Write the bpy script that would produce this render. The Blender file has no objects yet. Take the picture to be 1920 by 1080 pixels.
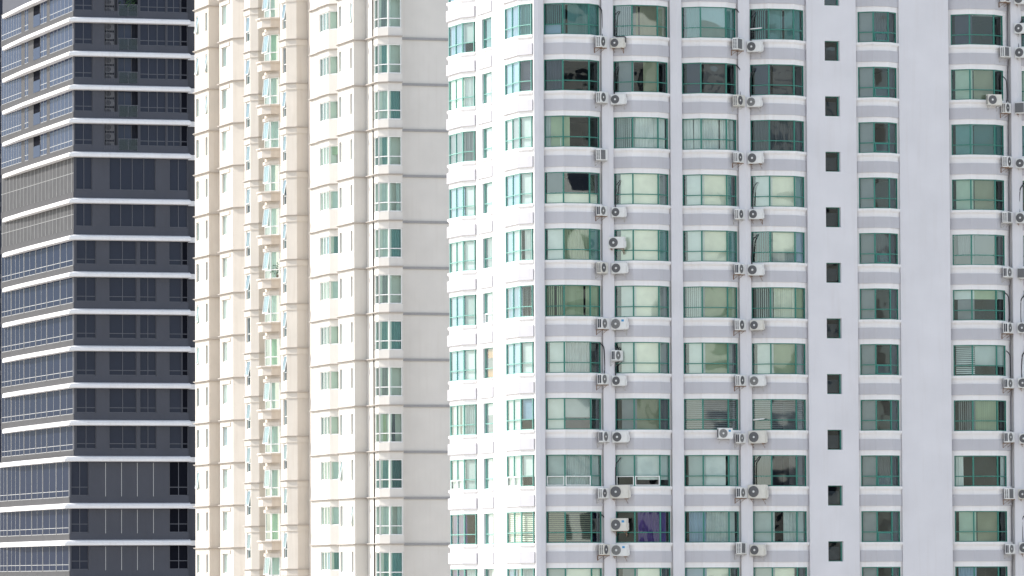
import bpy, bmesh, math, random
from mathutils import Vector, Matrix
rnd = random.Random(7)
SC = bpy.context.scene
COL = SC.collection
R = math.radians
CAMZ = 41.43            # eye height; storeys of the white tower are 3 m
SUN_AZ, SUN_EL = 35.0, 37.0

# ------------------------------------------------------------------ materials
def _nt(name):
    m = bpy.data.materials.new(name); m.use_nodes = True
    nt = m.node_tree; nt.nodes.clear()
    return m, nt, nt.nodes.new('ShaderNodeOutputMaterial')

def paint(name, col, rough=.7, var=.06, streak=.08, bump=.15, scale=1.0, dirt=(.35, .31, .27)):
    """matt wall paint with soft blotches and rain streaks"""
    m, nt, out = _nt(name); N = nt.nodes.new; L = nt.links.new
    b = N('ShaderNodeBsdfPrincipled'); b.inputs['Roughness'].default_value = rough
    b.inputs['Specular IOR Level'].default_value = .25
    tc = N('ShaderNodeTexCoord')
    mp = N('ShaderNodeMapping'); mp.inputs['Scale'].default_value = (2.6*scale, 2.6*scale, .16*scale)
    L(tc.outputs['Object'], mp.inputs['Vector'])
    n1 = N('ShaderNodeTexNoise'); n1.inputs['Scale'].default_value = 1.6; n1.inputs['Detail'].default_value = 5
    L(mp.outputs[0], n1.inputs['Vector'])
    n2 = N('ShaderNodeTexNoise'); n2.inputs['Scale'].default_value = .55*scale; n2.inputs['Detail'].default_value = 6
    L(tc.outputs['Object'], n2.inputs['Vector'])
    r1 = N('ShaderNodeMapRange'); r1.inputs[1].default_value = .52; r1.inputs[2].default_value = .85
    r1.inputs[3].default_value = 0; r1.inputs[4].default_value = streak*3
    L(n1.outputs[0], r1.inputs[0])
    r2 = N('ShaderNodeMapRange'); r2.inputs[1].default_value = .3; r2.inputs[2].default_value = .7
    r2.inputs[3].default_value = 1-var; r2.inputs[4].default_value = 1+var
    L(n2.outputs[0], r2.inputs[0])
    mul = N('ShaderNodeMix'); mul.data_type = 'RGBA'; mul.blend_type = 'MULTIPLY'; mul.inputs[0].default_value = 1
    mul.inputs[6].default_value = (*col, 1); L(r2.outputs[0], mul.inputs[7])
    mx = N('ShaderNodeMix'); mx.data_type = 'RGBA'; mx.blend_type = 'MIX'
    L(r1.outputs[0], mx.inputs[0]); L(mul.outputs[2], mx.inputs[6])
    mx.inputs[7].default_value = (col[0]*dirt[0]*2, col[1]*dirt[1]*2, col[2]*dirt[2]*2, 1)
    L(mx.outputs[2], b.inputs['Base Color'])
    if bump:
        n3 = N('ShaderNodeTexNoise'); n3.inputs['Scale'].default_value = 14; n3.inputs['Detail'].default_value = 4
        L(tc.outputs['Object'], n3.inputs['Vector'])
        bp = N('ShaderNodeBump'); bp.inputs['Strength'].default_value = bump; bp.inputs['Distance'].default_value = .02
        L(n3.outputs[0], bp.inputs['Height']); L(bp.outputs[0], b.inputs['Normal'])
    L(b.outputs[0], out.inputs[0])
    return m

def plain(name, col, rough=.5, metal=0, var=.05, spec=.5):
    m, nt, out = _nt(name); N = nt.nodes.new; L = nt.links.new
    b = N('ShaderNodeBsdfPrincipled'); b.inputs['Roughness'].default_value = rough; b.inputs['Metallic'].default_value = metal; b.inputs['Specular IOR Level'].default_value = spec
    tc = N('ShaderNodeTexCoord'); n = N('ShaderNodeTexNoise'); n.inputs['Scale'].default_value = 5; n.inputs['Detail'].default_value = 4
    L(tc.outputs['Object'], n.inputs['Vector'])
    r = N('ShaderNodeMapRange'); r.inputs[3].default_value = 1-var*2; r.inputs[4].default_value = 1+var*2
    L(n.outputs[0], r.inputs[0])
    mul = N('ShaderNodeMix'); mul.data_type = 'RGBA'; mul.blend_type = 'MULTIPLY'; mul.inputs[0].default_value = 1
    mul.inputs[6].default_value = (*col, 1); L(r.outputs[0], mul.inputs[7])
    L(mul.outputs[2], b.inputs['Base Color'])
    L(b.outputs[0], out.inputs[0]); return m

def cloth(name, col, trans=.25):
    m, nt, out = _nt(name); N = nt.nodes.new; L = nt.links.new
    d = N('ShaderNodeBsdfDiffuse'); t = N('ShaderNodeBsdfTranslucent'); mx = N('ShaderNodeMixShader')
    tc = N('ShaderNodeTexCoord'); n = N('ShaderNodeTexNoise'); n.inputs['Scale'].default_value = 1.3; n.inputs['Detail'].default_value = 3
    L(tc.outputs['Object'], n.inputs['Vector'])
    r = N('ShaderNodeMapRange'); r.inputs[3].default_value = .8; r.inputs[4].default_value = 1.2
    L(n.outputs[0], r.inputs[0])
    mul = N('ShaderNodeMix'); mul.data_type = 'RGBA'; mul.blend_type = 'MULTIPLY'; mul.inputs[0].default_value = 1
    mul.inputs[6].default_value = (*col, 1); L(r.outputs[0], mul.inputs[7])
    L(mul.outputs[2], d.inputs[0]); L(mul.outputs[2], t.inputs[0])
    mx.inputs[0].default_value = trans; L(d.outputs[0], mx.inputs[1]); L(t.outputs[0], mx.inputs[2])
    L(mx.outputs[0], out.inputs[0]); return m

def schlick(nt, f0, k=1.0, bump=None):
    """mirror share that is the same from both sides of a pane"""
    N = nt.nodes.new; L = nt.links.new
    ge = N('ShaderNodeNewGeometry'); dt = N('ShaderNodeVectorMath'); dt.operation = 'DOT_PRODUCT'
    L(ge.outputs['Normal'], dt.inputs[0]); L(ge.outputs['Incoming'], dt.inputs[1])
    ab = N('ShaderNodeMath'); ab.operation = 'ABSOLUTE'; L(dt.outputs['Value'], ab.inputs[0])
    om = N('ShaderNodeMath'); om.operation = 'SUBTRACT'; om.inputs[0].default_value = 1; L(ab.outputs[0], om.inputs[1])
    pw = N('ShaderNodeMath'); pw.operation = 'POWER'; pw.inputs[1].default_value = 5; L(om.outputs[0], pw.inputs[0])
    ma = N('ShaderNodeMath'); ma.operation = 'MULTIPLY_ADD'; ma.inputs[1].default_value = (1-f0)*k; ma.inputs[2].default_value = f0*k
    L(pw.outputs[0], ma.inputs[0]); return ma.outputs[0]

def glass(name, tint, ior=1.75, wob=.12, dist=.012, scale=1.1):
    """tinted float glass: mirror on top, coloured see-through below, slightly wavy"""
    m, nt, out = _nt(name); N = nt.nodes.new; L = nt.links.new
    f0 = ((ior-1)/(ior+1))**2; fr = schlick(nt, f0)
    g = N('ShaderNodeBsdfGlossy'); g.inputs['Roughness'].default_value = .015
    g.inputs[0].default_value = (.86, .98, 1, 1)
    t = N('ShaderNodeBsdfTransparent'); t.inputs[0].default_value = (*tint, 1)
    tc = N('ShaderNodeTexCoord'); oi = N('ShaderNodeObjectInfo')
    ad = N('ShaderNodeVectorMath'); ad.operation = 'ADD'
    sc = N('ShaderNodeVectorMath'); sc.operation = 'SCALE'; sc.inputs[3].default_value = 1
    cx = N('ShaderNodeCombineXYZ')
    k = N('ShaderNodeMath'); k.operation = 'MULTIPLY'; k.inputs[1].default_value = 57; L(oi.outputs['Random'], k.inputs[0])
    L(k.outputs[0], cx.inputs[0]); L(k.outputs[0], cx.inputs[1]); L(k.outputs[0], cx.inputs[2])
    L(tc.outputs['Object'], ad.inputs[0]); L(cx.outputs[0], ad.inputs[1])
    n = N('ShaderNodeTexNoise'); n.inputs['Scale'].default_value = scale; n.inputs['Detail'].default_value = .4
    L(ad.outputs[0], n.inputs['Vector'])
    bp = N('ShaderNodeBump'); bp.inputs['Strength'].default_value = wob; bp.inputs['Distance'].default_value = dist*8
    L(n.outputs[0], bp.inputs['Height']); L(bp.outputs[0], g.inputs['Normal'])
    mx = N('ShaderNodeMixShader'); L(fr, mx.inputs[0]); L(t.outputs[0], mx.inputs[1]); L(g.outputs[0], mx.inputs[2])
    L(mx.outputs[0], out.inputs[0]); return m

def darkglass(name, col, refl=(.5, .58, .75), k=.35, wob=.15):
    """near-opaque tinted glass with a cool mirror coat"""
    m, nt, out = _nt(name); N = nt.nodes.new; L = nt.links.new
    d = N('ShaderNodeBsdfDiffuse'); d.inputs[0].default_value = (*col, 1)
    g = N('ShaderNodeBsdfGlossy'); g.inputs['Roughness'].default_value = .03; g.inputs[0].default_value = (*refl, 1)
    ml = schlick(nt, .06, k)
    tc = N('ShaderNodeTexCoord'); n = N('ShaderNodeTexNoise'); n.inputs['Scale'].default_value = .6; n.inputs['Detail'].default_value = 1
    L(tc.outputs['Object'], n.inputs['Vector'])
    bp = N('ShaderNodeBump'); bp.inputs['Strength'].default_value = wob; bp.inputs['Distance'].default_value = .08
    L(n.outputs[0], bp.inputs['Height']); L(bp.outputs[0], g.inputs['Normal'])
    mx = N('ShaderNodeMixShader'); L(ml, mx.inputs[0]); L(d.outputs[0], mx.inputs[1]); L(g.outputs[0], mx.inputs[2])
    L(mx.outputs[0], out.inputs[0]); return m

M = {}
M['wall'] = paint('pale_wall_paint', (.70, .69, .712), var=.04, streak=.05)
M['white'] = paint('white_trim_paint', (.81, .795, .79), var=.05, streak=.12)
M['band'] = paint('lavender_band_paint', (.52, .514, .54), var=.05, streak=.08)
M['room'] = plain('room_shade', (.045, .046, .055), .9)  # near-black: the darkness of unlit rooms is put into the colour
M['green'] = plain('green_frame_paint', (.028, .20, .155), .4)
M['green_lit'] = plain('sunlit_green_frame', (.17, .40, .34), .5)  # paler copy of the frame green, sun glare put into the colour
M['wframe'] = plain('white_frame_paint', (.78, .78, .76), .4)
M['glass'] = glass('green_tinted_glass', (.86, .945, .925), 1.55)
M['glass_m'] = glass('mirroring_glass', (.88, .95, .92), 2.3, .13, scale=.5)
M['glass_b'] = glass('blue_grey_glass', (.55, .68, .74), 1.6)
M['glass_l'] = glass('pale_glass', (.86, .94, .93), 1.55)
M['glass_c'] = glass('clear_tinted_glass', (.78, .93, .88), 1.5)
M['cream'] = paint('cream_paint', (.60, .555, .495), var=.05, streak=.1)
M['cream2'] = paint('warm_cream_paint', (.61, .555, .49), var=.05, streak=.1)
M['offwhite'] = paint('off_white_paint', (.66, .63, .58), var=.04, streak=.05)
M['cornice'] = paint('cornice_paint', (.48, .44, .40), var=.08, streak=.1)
M['cornice_g'] = paint('grey_cornice_paint', (.33, .325, .32), var=.08, streak=.1)
M['grey_c'] = paint('grey_paint', (.072, .076, .093), var=.05, streak=.06)
M['conc'] = paint('grey_concrete_paint', (.062, .061, .064), var=.08, streak=.1)
M['ledge'] = paint('white_ledge_paint', (.80, .79, .79), var=.03, streak=.12)
M['dglass'] = darkglass('dark_blue_glass', (.030, .034, .050), k=.2)
M['dglass2'] = darkglass('pale_blue_glass', (.035, .045, .08), (.68, .76, .88), .27)
M['nglass'] = darkglass('deep_navy_glass', (.018, .024, .045), (.6, .7, .9), .16)
M['doorglass'] = darkglass('balcony_door_glass', (.055, .065, .095), k=.3)
M['recess'] = plain('recess_shade', (.040, .045, .062), .9, spec=.05)  # shade inside the recesses, put into the lining colour
M['black'] = plain('black_recess_shade', (.008, .009, .014), .9, spec=.02)  # black glass, and painted shade for recesses built flat
M['dmull'] = plain('dark_mullion', (.09, .095, .115), .5)
M['lmull'] = plain('pale_mullion', (.42, .42, .42), .4)
M['gmull'] = plain('grey_mullion', (.24, .24, .24), .5)
M['tile'] = paint('grey_panel', (.055, .055, .058), var=.15, streak=.04, scale=2)
M['ac'] = plain('white_appliance_paint', (.74, .74, .72), .45, var=.05)
M['ac_old'] = plain('yellowed_appliance_paint', (.66, .64, .58), .5, var=.07)
M['fan'] = plain('dark_fan_grille', (.15, .152, .158), .5)
M['fan_l'] = plain('grey_fan_grille', (.30, .30, .29), .5)
M['vent'] = plain('dark_vent', (.03, .035, .05), .6)
M['rust'] = plain('rusty_bracket', (.24, .15, .10), .8, var=.2)
M['steel'] = plain('galvanised_bracket', (.5, .49, .47), .5)
M['hose'] = plain('black_hose', (.015, .015, .022), .6)
M['pipe'] = plain('grey_pipe', (.42, .40, .38), .6)
M['blue'] = plain('blue_sticker', (.04, .28, .55), .4)
M['rail'] = glass('railing_glass', (.55, .57, .62), 1.35, .05)
M['leaf'] = plain('leaf_green', (.035, .09, .03), .6, var=.25)
M['pot'] = plain('terracotta_pot', (.30, .14, .08), .8)
M['card'] = plain('brown_cardboard', (.30, .13, .045), .9, var=.3)
M['ground'] = paint('city_ground', (.42, .385, .34), var=.2, streak=0, bump=0, scale=.02)
CUR = {
 'white': cloth('white_curtain', (.82, .83, .80)), 'cream': cloth('cream_blind_reflection', (.88, .86, .72), .1),
 'pale': cloth('pale_sheer', (.66, .70, .68), .35), 'sage': cloth('sage_blind', (.46, .52, .36)),
 'teal': cloth('teal_curtain', (.17, .33, .33)), 'dteal': cloth('deep_teal_curtain', (.07, .16, .16)),
 'grey': cloth('grey_curtain', (.32, .32, .33)), 'dgrey': cloth('charcoal_curtain', (.13, .13, .145)),
 'purple': cloth('purple_curtain', (.12, .07, .24)), 'plum': cloth('plum_curtain', (.085, .08, .115)),
 'blue': cloth('blue_curtain', (.22, .36, .55)), 'olive': cloth('olive_blind_reflection', (.30, .30, .21)),
 'brown': cloth('brown_blind', (.12, .11, .115)), 'sky': cloth('bluish_curtain', (.34, .45, .58)),
 'lgreen': cloth('light_green_curtain', (.58, .70, .58), .35),
}

# ------------------------------------------------------------------ object helpers
def link(name, data, parent=None, loc=(0, 0, 0), rz=0):
    o = bpy.data.objects.new(name, data); COL.objects.link(o)
    o.location = loc; o.rotation_euler = (0, 0, rz)
    if parent is not None: o.parent = parent
    return o
def empty(name, label, cat, loc=(0, 0, 0), rz=0, group=None, parent=None):
    o = link(name, None, parent, loc, rz); o.empty_display_size = .3
    o['label'] = label; o['category'] = cat
    if group: o['group'] = group
    return o
def mesh(name, bm, mats):
    bmesh.ops.recalc_face_normals(bm, faces=bm.faces[:])
    me = bpy.data.meshes.new(name); bm.to_mesh(me); bm.free()
    for m in (mats if isinstance(mats, (list, tuple)) else [mats]): me.materials.append(m)
    return me
def B(): return bmesh.new()

def prism(bm, poly, z0, z1, mi=0):
    lo = [bm.verts.new((p[0], p[1], z0)) for p in poly]
    hi = [bm.verts.new((p[0], p[1], z1)) for p in poly]
    n = len(poly); fs = []
    for i in range(n):
        j = (i+1) % n
        fs.append(bm.faces.new((lo[i], lo[j], hi[j], hi[i])))
    fs.append(bm.faces.new(hi)); fs.append(bm.faces.new(lo[::-1]))
    for f in fs: f.material_index = mi
def box(bm, x0, x1, y0, y1, z0, z1, mi=0):
    prism(bm, [(x0, y0), (x1, y0), (x1, y1), (x0, y1)], z0, z1, mi)
def unit(p, q):
    d = Vector((q[0]-p[0], q[1]-p[1])); l = d.length; d /= l
    return d, Vector((d.y, -d.x)), l          # along, outward, length
def bar(bm, p, q, z0, z1, out, inn, mi=0):
    """box along plan segment p-q, from `out` outside the line to `inn` inside it"""
    d, n, l = unit(p, q); p = Vector(p[:2]); q = Vector(q[:2])
    prism(bm, [p+n*out, q+n*out, q-n*inn, p-n*inn], z0, z1, mi)
def offset(pts, o):
    """open polyline moved outward by o (negative: inward), mitred"""
    res = []; n = len(pts)
    for i, p in enumerate(pts):
        ns = []
        if i > 0: ns.append(unit(pts[i-1], p)[1])
        if i < n-1: ns.append(unit(p, pts[i+1])[1])
        if len(ns) == 1: v = ns[0]*o
        else:
            s = (ns[0]+ns[1]); s.normalize(); v = s*(o/max(.3, s.dot(ns[0])))
        res.append((p[0]+v.x, p[1]+v.y))
    return res
def ring(bm, pts, out, inn, z0, z1, mi=0):
    """solid strip following a polyline, mitred at the corners"""
    a = offset(pts, out); b = offset(pts, -inn)
    prism(bm, a+b[::-1], z0, z1, mi)
def lerp(p, q, t): return (p[0]+(q[0]-p[0])*t, p[1]+(q[1]-p[1])*t)
def tube(bm, pts, r, seg=6, mi=0):
    rows = []
    for i, p in enumerate(pts):
        p = Vector(p); a = Vector(pts[max(0, i-1)]); b = Vector(pts[min(len(pts)-1, i+1)])
        d = (b-a).normalized()
        u = d.orthogonal().normalized() if abs(d.z) > .99 else d.cross(Vector((0, 0, 1))).normalized()
        v = d.cross(u)
        rows.append([bm.verts.new(p+(u*math.cos(t)+v*math.sin(t))*r) for t in [2*math.pi*k/seg for k in range(seg)]])
    for a, b in zip(rows, rows[1:]):
        for k in range(seg):
            f = bm.faces.new((a[k], a[(k+1) % seg], b[(k+1) % seg], b[k])); f.material_index = mi; f.smooth = True
    bm.faces.new(rows[0]); bm.faces.new(rows[-1][::-1])
def smooth_path(pts, n=5):
    out = []; P = [Vector(p) for p in pts]
    for i in range(len(P)-1):
        p0 = P[max(0, i-1)]; p1 = P[i]; p2 = P[i+1]; p3 = P[min(len(P)-1, i+2)]
        for k in range(n):
            t = k/n
            out.append(.5*((2*p1)+(p2-p0)*t+(2*p0-5*p1+4*p2-p3)*t*t+(3*p1-p0-3*p2+p3)*t**3))
    out.append(P[-1]); return out
def quad(bm, a, b, c, d, mi=0):
    f = bm.faces.new([bm.verts.new(v) for v in (a, b, c, d)]); f.material_index = mi; return f

# ------------------------------------------------------------------ window kit
def frame_mesh(name, pts, divs, h, transom, mat, bw=.046, dep=.07, sub=None, sashmat=None):
    """frame standing on z=0..h below the head (z from -h to 0). transom = height of the rail from the sill"""
    bm = B(); n = len(pts)
    zt = -h+transom if transom else None
    for i in range(n-1):
        p, q = pts[i], pts[i+1]; d, nn, l = unit(p, q)
        bar(bm, p, q, -bw, 0, 0, dep); bar(bm, p, q, -h, -h+bw, 0, dep)
        if zt is not None: bar(bm, p, q, zt-bw/2, zt+bw/2, .004, dep*.9)
        k = divs[i]
        for j in range(1, k):
            c = lerp(p, q, j/k); a = lerp(c, q, -bw/2/l); b = (c[0]+d.x*bw/2, c[1]+d.y*bw/2); a = (c[0]-d.x*bw/2, c[1]-d.y*bw/2)
            bar(bm, a, b, -h, 0, .008, dep)
    for i, p in enumerate(pts):
        w = bw*1.15
        for s in ((-1, 0), (0, 1)):
            j = i+(s[1] if s[1] else -1)
            if j < 0 or j >= n: continue
            o = pts[j]; l = math.dist(p, o); e = lerp(p, o, w*.75/l)
            a, b = (p, e) if j > i else (e, p)
            bar(bm, a, b, -h+.002, -.002, .012, dep)
    if sub:                                       # casement sash in white inside given cells (seg, t0, t1, z0, z1)
        for (i, t0, t1, z0, z1) in sub:
            a = lerp(pts[i], pts[i+1], t0); b = lerp(pts[i], pts[i+1], t1); l = math.dist(a, b); w = .05
            a2 = lerp(a, b, w/l); b2 = lerp(a, b, 1-w/l)
            bar(bm, a, b, z0, z0+w, .02, .04, 1); bar(bm, a, b, z1-w, z1, .02, .04, 1)
            bar(bm, a, a2, z0+w, z1-w, .02, .04, 1); bar(bm, b2, b, z0+w, z1-w, .02, .04, 1)
    return mesh(name, bm, [mat, sashmat or M['wframe']])
def pane_mesh(name, pts, h, mat, inn=.035):
    q = offset(pts, -inn); bm = B()
    for a, b in zip(q, q[1:]):
        quad(bm, (*a, -h+.02), (*b, -h+.02), (*b, -.02), (*a, -.02))
    me = bpy.data.meshes.new(name); bm.to_mesh(me); bm.free(); me.materials.append(mat); return me

def along(pts, n):
    L = [0]
    for a, b in zip(pts, pts[1:]): L.append(L[-1]+math.dist(a, b))
    def at(u):
        s = u*L[-1]
        for i in range(len(pts)-1):
            if s <= L[i+1] or i == len(pts)-2:
                d, nn, l = unit(pts[i], pts[i+1]); t = (s-L[i])/l
                return lerp(pts[i], pts[i+1], t), nn, d
    return at, L[-1]
def curtain_mesh(name, pts, h, spec):
    """spec: kind, colour, u0, u1, top, bottom (fractions of the height from the head)"""
    kind, colr = spec[0], spec[1]
    u0, u1 = (spec[2], spec[3]) if len(spec) > 3 else (0, 1)
    t0, t1 = (spec[4], spec[5]) if len(spec) > 5 else (0, 1)
    inn = .16 if kind != 'roller' else .12
    P = offset(pts, -inn); at, tot = along(P, 0); bm = B()
    za, zb = -h*t0-.01, -h*t1+.012
    if kind == 'roller':
        us = [u0]+[u for u in [sum(math.dist(P[j], P[j+1]) for j in range(i))/tot for i in range(1, len(P)-1)] if u0 < u < u1]+[u1]
        for a, b in zip(us, us[1:]):
            p, q = at(a)[0], at(b)[0]
            quad(bm, (*p, zb), (*q, zb), (*q, za), (*p, za))
    elif kind == 'drape':
        n = max(8, int((u1-u0)*tot/.028)); ph = rnd.random()*6; prev = None; wl = rnd.uniform(.13, .2)
        for i in range(n+1):
            u = u0+(u1-u0)*i/n; p, nn, d = at(u); s = u*tot
            w = .034*math.sin(s/wl*6.283+ph)+.016*math.sin(s/wl*2.3+ph*2)
            lean = .03*math.sin(s*2.1+ph)
            a = (p[0]+nn.x*w, p[1]+nn.y*w, za); b = (p[0]+nn.x*w*1.25+d.x*lean, p[1]+nn.y*w*1.25+d.y*lean, zb)
            va, vb = bm.verts.new(a), bm.verts.new(b)
            if prev:
                f = bm.faces.new((prev[0], prev[1], vb, va)); f.smooth = True
            prev = (va, vb)
    elif kind == 'vblind':
        n = int((u1-u0)*tot/.115); g = R(rnd.uniform(25, 50))
        for i in range(n):
            u = u0+(u1-u0)*(i+.5)/n; p, nn, d = at(u)
            if rnd.random() < .04: continue
            a = g+rnd.uniform(-.12, .12); e = d*math.cos(a)+nn*math.sin(a); w = .057
            quad(bm, (p[0]-e.x*w, p[1]-e.y*w, zb), (p[0]+e.x*w, p[1]+e.y*w, zb), (p[0]+e.x*w, p[1]+e.y*w, za), (p[0]-e.x*w, p[1]-e.y*w, za))
    elif kind == 'hblind':
        n = int((za-zb)/.105); us = [u0]+[u for u in [sum(math.dist(P[j], P[j+1]) for j in range(i))/tot for i in range(1, len(P)-1)] if u0 < u < u1]+[u1]
        for i in range(n):
            z = za-(i+.5)*.105
            for a, b in zip(us, us[1:]):
                p, nn, _ = at(a+1e-4); q = at(b-1e-4)[0]; w = .03
                quad(bm, (p[0]+nn.x*w, p[1]+nn.y*w, z-.035), (q[0]+nn.x*w, q[1]+nn.y*w, z-.035), (q[0]-nn.x*w, q[1]-nn.y*w, z+.035), (p[0]-nn.x*w, p[1]-nn.y*w, z+.035))
    me = bpy.data.meshes.new(name); bm.to_mesh(me); bm.free(); me.materials.append(CUR[colr]); return me
def jamb_mesh(a, b, h, mat):
    bm = B(); bar(bm, a, b, -h, 0, .0, .12); return mesh('jamb', bm, mat)
def put_window(kind, parent, frame, pane, pts, h, z, specs, label=None, x=0, y=0):
    w = link(kind, frame, parent, (x, y, z))
    if label: w['label'] = label
    link('glass_pane', pane, w)
    for s in specs:
        link('curtain', curtain_mesh('curtain', pts, h, s), w)
    return w

# ------------------------------------------------------------------ world, sun, camera
w = bpy.data.worlds.new('World'); SC.world = w; w.use_nodes = True
nt = w.node_tree; sky = nt.nodes.new('ShaderNodeTexSky'); sky.sky_type = 'NISHITA'; sky.sun_disc = False
sdir = Vector((-math.cos(R(SUN_AZ))*math.cos(R(SUN_EL)), math.sin(R(SUN_AZ))*math.cos(R(SUN_EL)), math.sin(R(SUN_EL))))
sky.sun_elevation = R(SUN_EL); sky.sun_rotation = math.atan2(sdir.x, sdir.y)
sky.air_density = 1.0; sky.dust_density = .8; sky.ozone_density = 1.0
nt.nodes['Background'].inputs[1].default_value = .145
hs_ = nt.nodes.new('ShaderNodeHueSaturation'); hs_.inputs['Saturation'].default_value = .55     # hazy tropical sky
nt.links.new(sky.outputs[0], hs_.inputs['Color']); nt.links.new(hs_.outputs[0], nt.nodes['Background'].inputs[0])
sl = bpy.data.lights.new('sun', 'SUN'); sl.energy = 2.7; sl.angle = R(.5); sl.color = (1, .95, .88)
so = link('sun', sl); so.rotation_euler = sdir.to_track_quat('Z', 'Y').to_euler()
cam = bpy.data.cameras.new('camera'); cam.lens = 200; cam.sensor_width = 36; cam.clip_start = 1; cam.clip_end = 6000
CX, CY = -91.44, -286.24
co = link('camera', cam, None, (CX, CY, CAMZ))
A = .30626; PITCH = .051127; ROLL = .004573
fwd = Vector((math.sin(A)*math.cos(PITCH), math.cos(A)*math.cos(PITCH), math.sin(PITCH)))
q = fwd.to_track_quat('-Z', 'Y')
co.rotation_euler = (q @ Vector((0, 0, 1)).rotation_difference(Vector((0, 0, 1))) @ Matrix.Rotation(-ROLL, 4, 'Z').to_quaternion()).to_euler()
SC.camera = co
SC.view_settings.view_transform = 'Standard'; SC.view_settings.look = 'None'
SC.view_settings.exposure = 1.03; SC.view_settings.gamma = 1
SC.cycles.max_bounces = 10; SC.cycles.diffuse_bounces = 4; SC.cycles.glossy_bounces = 4; SC.cycles.transparent_max_bounces = 16
SC.cycles.sample_clamp_indirect = 8

# ------------------------------------------------------------------ ground
bm = B(); quad(bm, (-3000, -3000, 0), (3000, -3000, 0), (3000, 3000, 0), (-3000, 3000, 0))
g = link('ground', mesh('ground', bm, M['ground'])); g['kind'] = 'structure'

# ================================================================== WHITE TOWER
ROWS = list(range(-2, 12))                # row 0 is the first full row of windows under the top of the picture
VIS = list(range(-1, 11))
def zt(k): return 45+3*(9-k)              # head of the windows of row k
TOP, HW = zt(-2)+1.0, 1.67
c40, s40 = math.cos(R(37)), math.sin(R(37))
T = empty('white_tower', 'white high-rise with green framed bay windows and lavender bands, filling the right half', 'building')
CEN = [(1.96, 3.45), (5.85, 7.31), (9.72, 11.19), (13.60, 15.06), (25.22, 26.67), (29.12, 30.57)]
NAR = (19.62, 20.51)
CH, CHN = 1.34, 1.04
YB = 4.5
def bay_root(c, ch): return [(c[0]-ch*c40, ch*s40), (c[0], 0), (c[1], 0), (c[1]+ch*c40, ch*s40)]
def bay_win(c, cw, cr): return [(c[0]-cw*c40, cw*s40), (c[0], 0), (c[1], 0), (c[1]+cr*c40, cr*s40)]
# --- walls: piers, flat wall with stair windows, core
bm = B(); ZB = 0.0
YP = .45
SW = (16.98, 17.84)                      # stair window in x
def pier(x0, x1, xp, back0, back1):
    prism(bm, [(x0, YP+.02), (xp, YP-.05), (x1, YP+.02), (x1, 1.0), (back1, 1.0), (back1, YB), (back0, YB), (back0, 1.0), (x0, 1.0)], ZB, TOP)
ends = [bay_root(c, CH) for c in CEN]; ne = bay_root(NAR, CHN)
prism(bm, [(.5, .45), (.72, .40), (1.03, .47), (1.03, .86), (.95, .9), (.95, 5.12), (.88, 5.12), (.88, .59), (.5, .59)], ZB, TOP)
for i, (pl, pr, pp) in enumerate([(4.30, 4.93, 4.66), (8.16, 8.80, 8.52), (12.03, 12.68, 12.40)]):
    pier(pl, pr, pp, ends[i][3][0], ends[i+1][0][0])
pier(27.83, 28.45, 28.17, ends[4][3][0], ends[5][0][0])
# wall 15.9 .. 18.9 with stair window notch
for k in ROWS:
    z1 = zt(k)-1.62; z0 = z1-1.08
    prev = zt(k-1)-1.62-1.08 if k > ROWS[0] else TOP
    prism(bm, [(15.93, YP), (18.78, YP), (18.78, YB), (15.93, YB)], z1, prev)
    prism(bm, [(15.93, YP), (SW[0], YP), (SW[0], 2.5), (SW[1], 2.5), (SW[1], YP), (18.78, YP), (18.78, YB), (15.93, YB)], z0, z1)
prism(bm, [(15.93, YP), (18.78, YP), (18.78, YB), (15.93, YB)], ZB, z0)
box(bm, 21.27, 24.16, YP, YB, ZB, TOP)
box(bm, 31.62, 34.5, YP, YB, ZB, TOP)
box(bm, .5, 3.2, 5.10, 7.91, ZB, TOP); box(bm, .5, 3.2, 9.77, 10.89, ZB, TOP); box(bm, .5, 3.2, 15.45, 15.6, ZB, TOP)
box(bm, 3.2, 34.5, YB, 15.6, ZB, TOP)
box(bm, .45, 34.55, 1.1, 15.65, TOP, TOP+1.2)
link('wall', mesh('wall', bm, M['wall']), T)
# left wall face is painted the trim white: a thin render coat proud of it
# --- spandrels with sill and band
def spandrel(name, body, edge, bandout, sillout, bandedge=None):
    """z=0 is the head of the window below; body reaches up to the sill of the row above"""
    b1 = B(); prism(b1, body, 0, 1.20)
    ring(b1, edge, sillout, .05, 1.20, 1.33)
    prism(b1, body, 1.20, 1.33)
    ring(b1, edge, sillout*.45, .05, 1.14, 1.20)
    b2 = B(); ring(b2, bandedge or edge, bandout, .04, .28, .88)
    return mesh(name, b1, M['white']), mesh('band', b2, M['band'])
def place_spandrels(name, me, rows=ROWS, thing=T):
    for k in rows:
        s = link(name, me[0], thing, (0, 0, zt(k)))
        link('band', me[1], s)
body_rows = [k for k in ROWS]
for c in CEN:
    r = bay_root(c, CH)
    place_spandrels('bay_spandrel', spandrel('bay_spandrel', r+[(r[3][0], YB), (r[0][0], YB)], r, .05, .10), VIS)
place_spandrels('narrow_spandrel', spandrel('narrow_spandrel', ne+[(ne[3][0], YB), (ne[0][0], YB)], ne, .05, .10), VIS)
def side_root(y0, y1): return [(.5, y1+1.02), (0, y1), (0, y0), (.5, y0-1.02)]
LB, RB = (11.91, 14.43), (1.61, 4.08)
lr, rr = side_root(*LB), side_root(*RB)
place_spandrels('side_spandrel', spandrel('side_spandrel', lr+[(3.2, lr[3][1]), (3.2, lr[0][1])], lr, .12, .09), VIS)
place_spandrels('side_spandrel', spandrel('side_spandrel', rr+[(.88, rr[3][1]), (.88, rr[0][1])], rr, .10, .09), VIS)
st = [(.5, 9.77), (.5, 7.91)]; stb = [(.5, 10.5), (.5, 7.85)]
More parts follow.
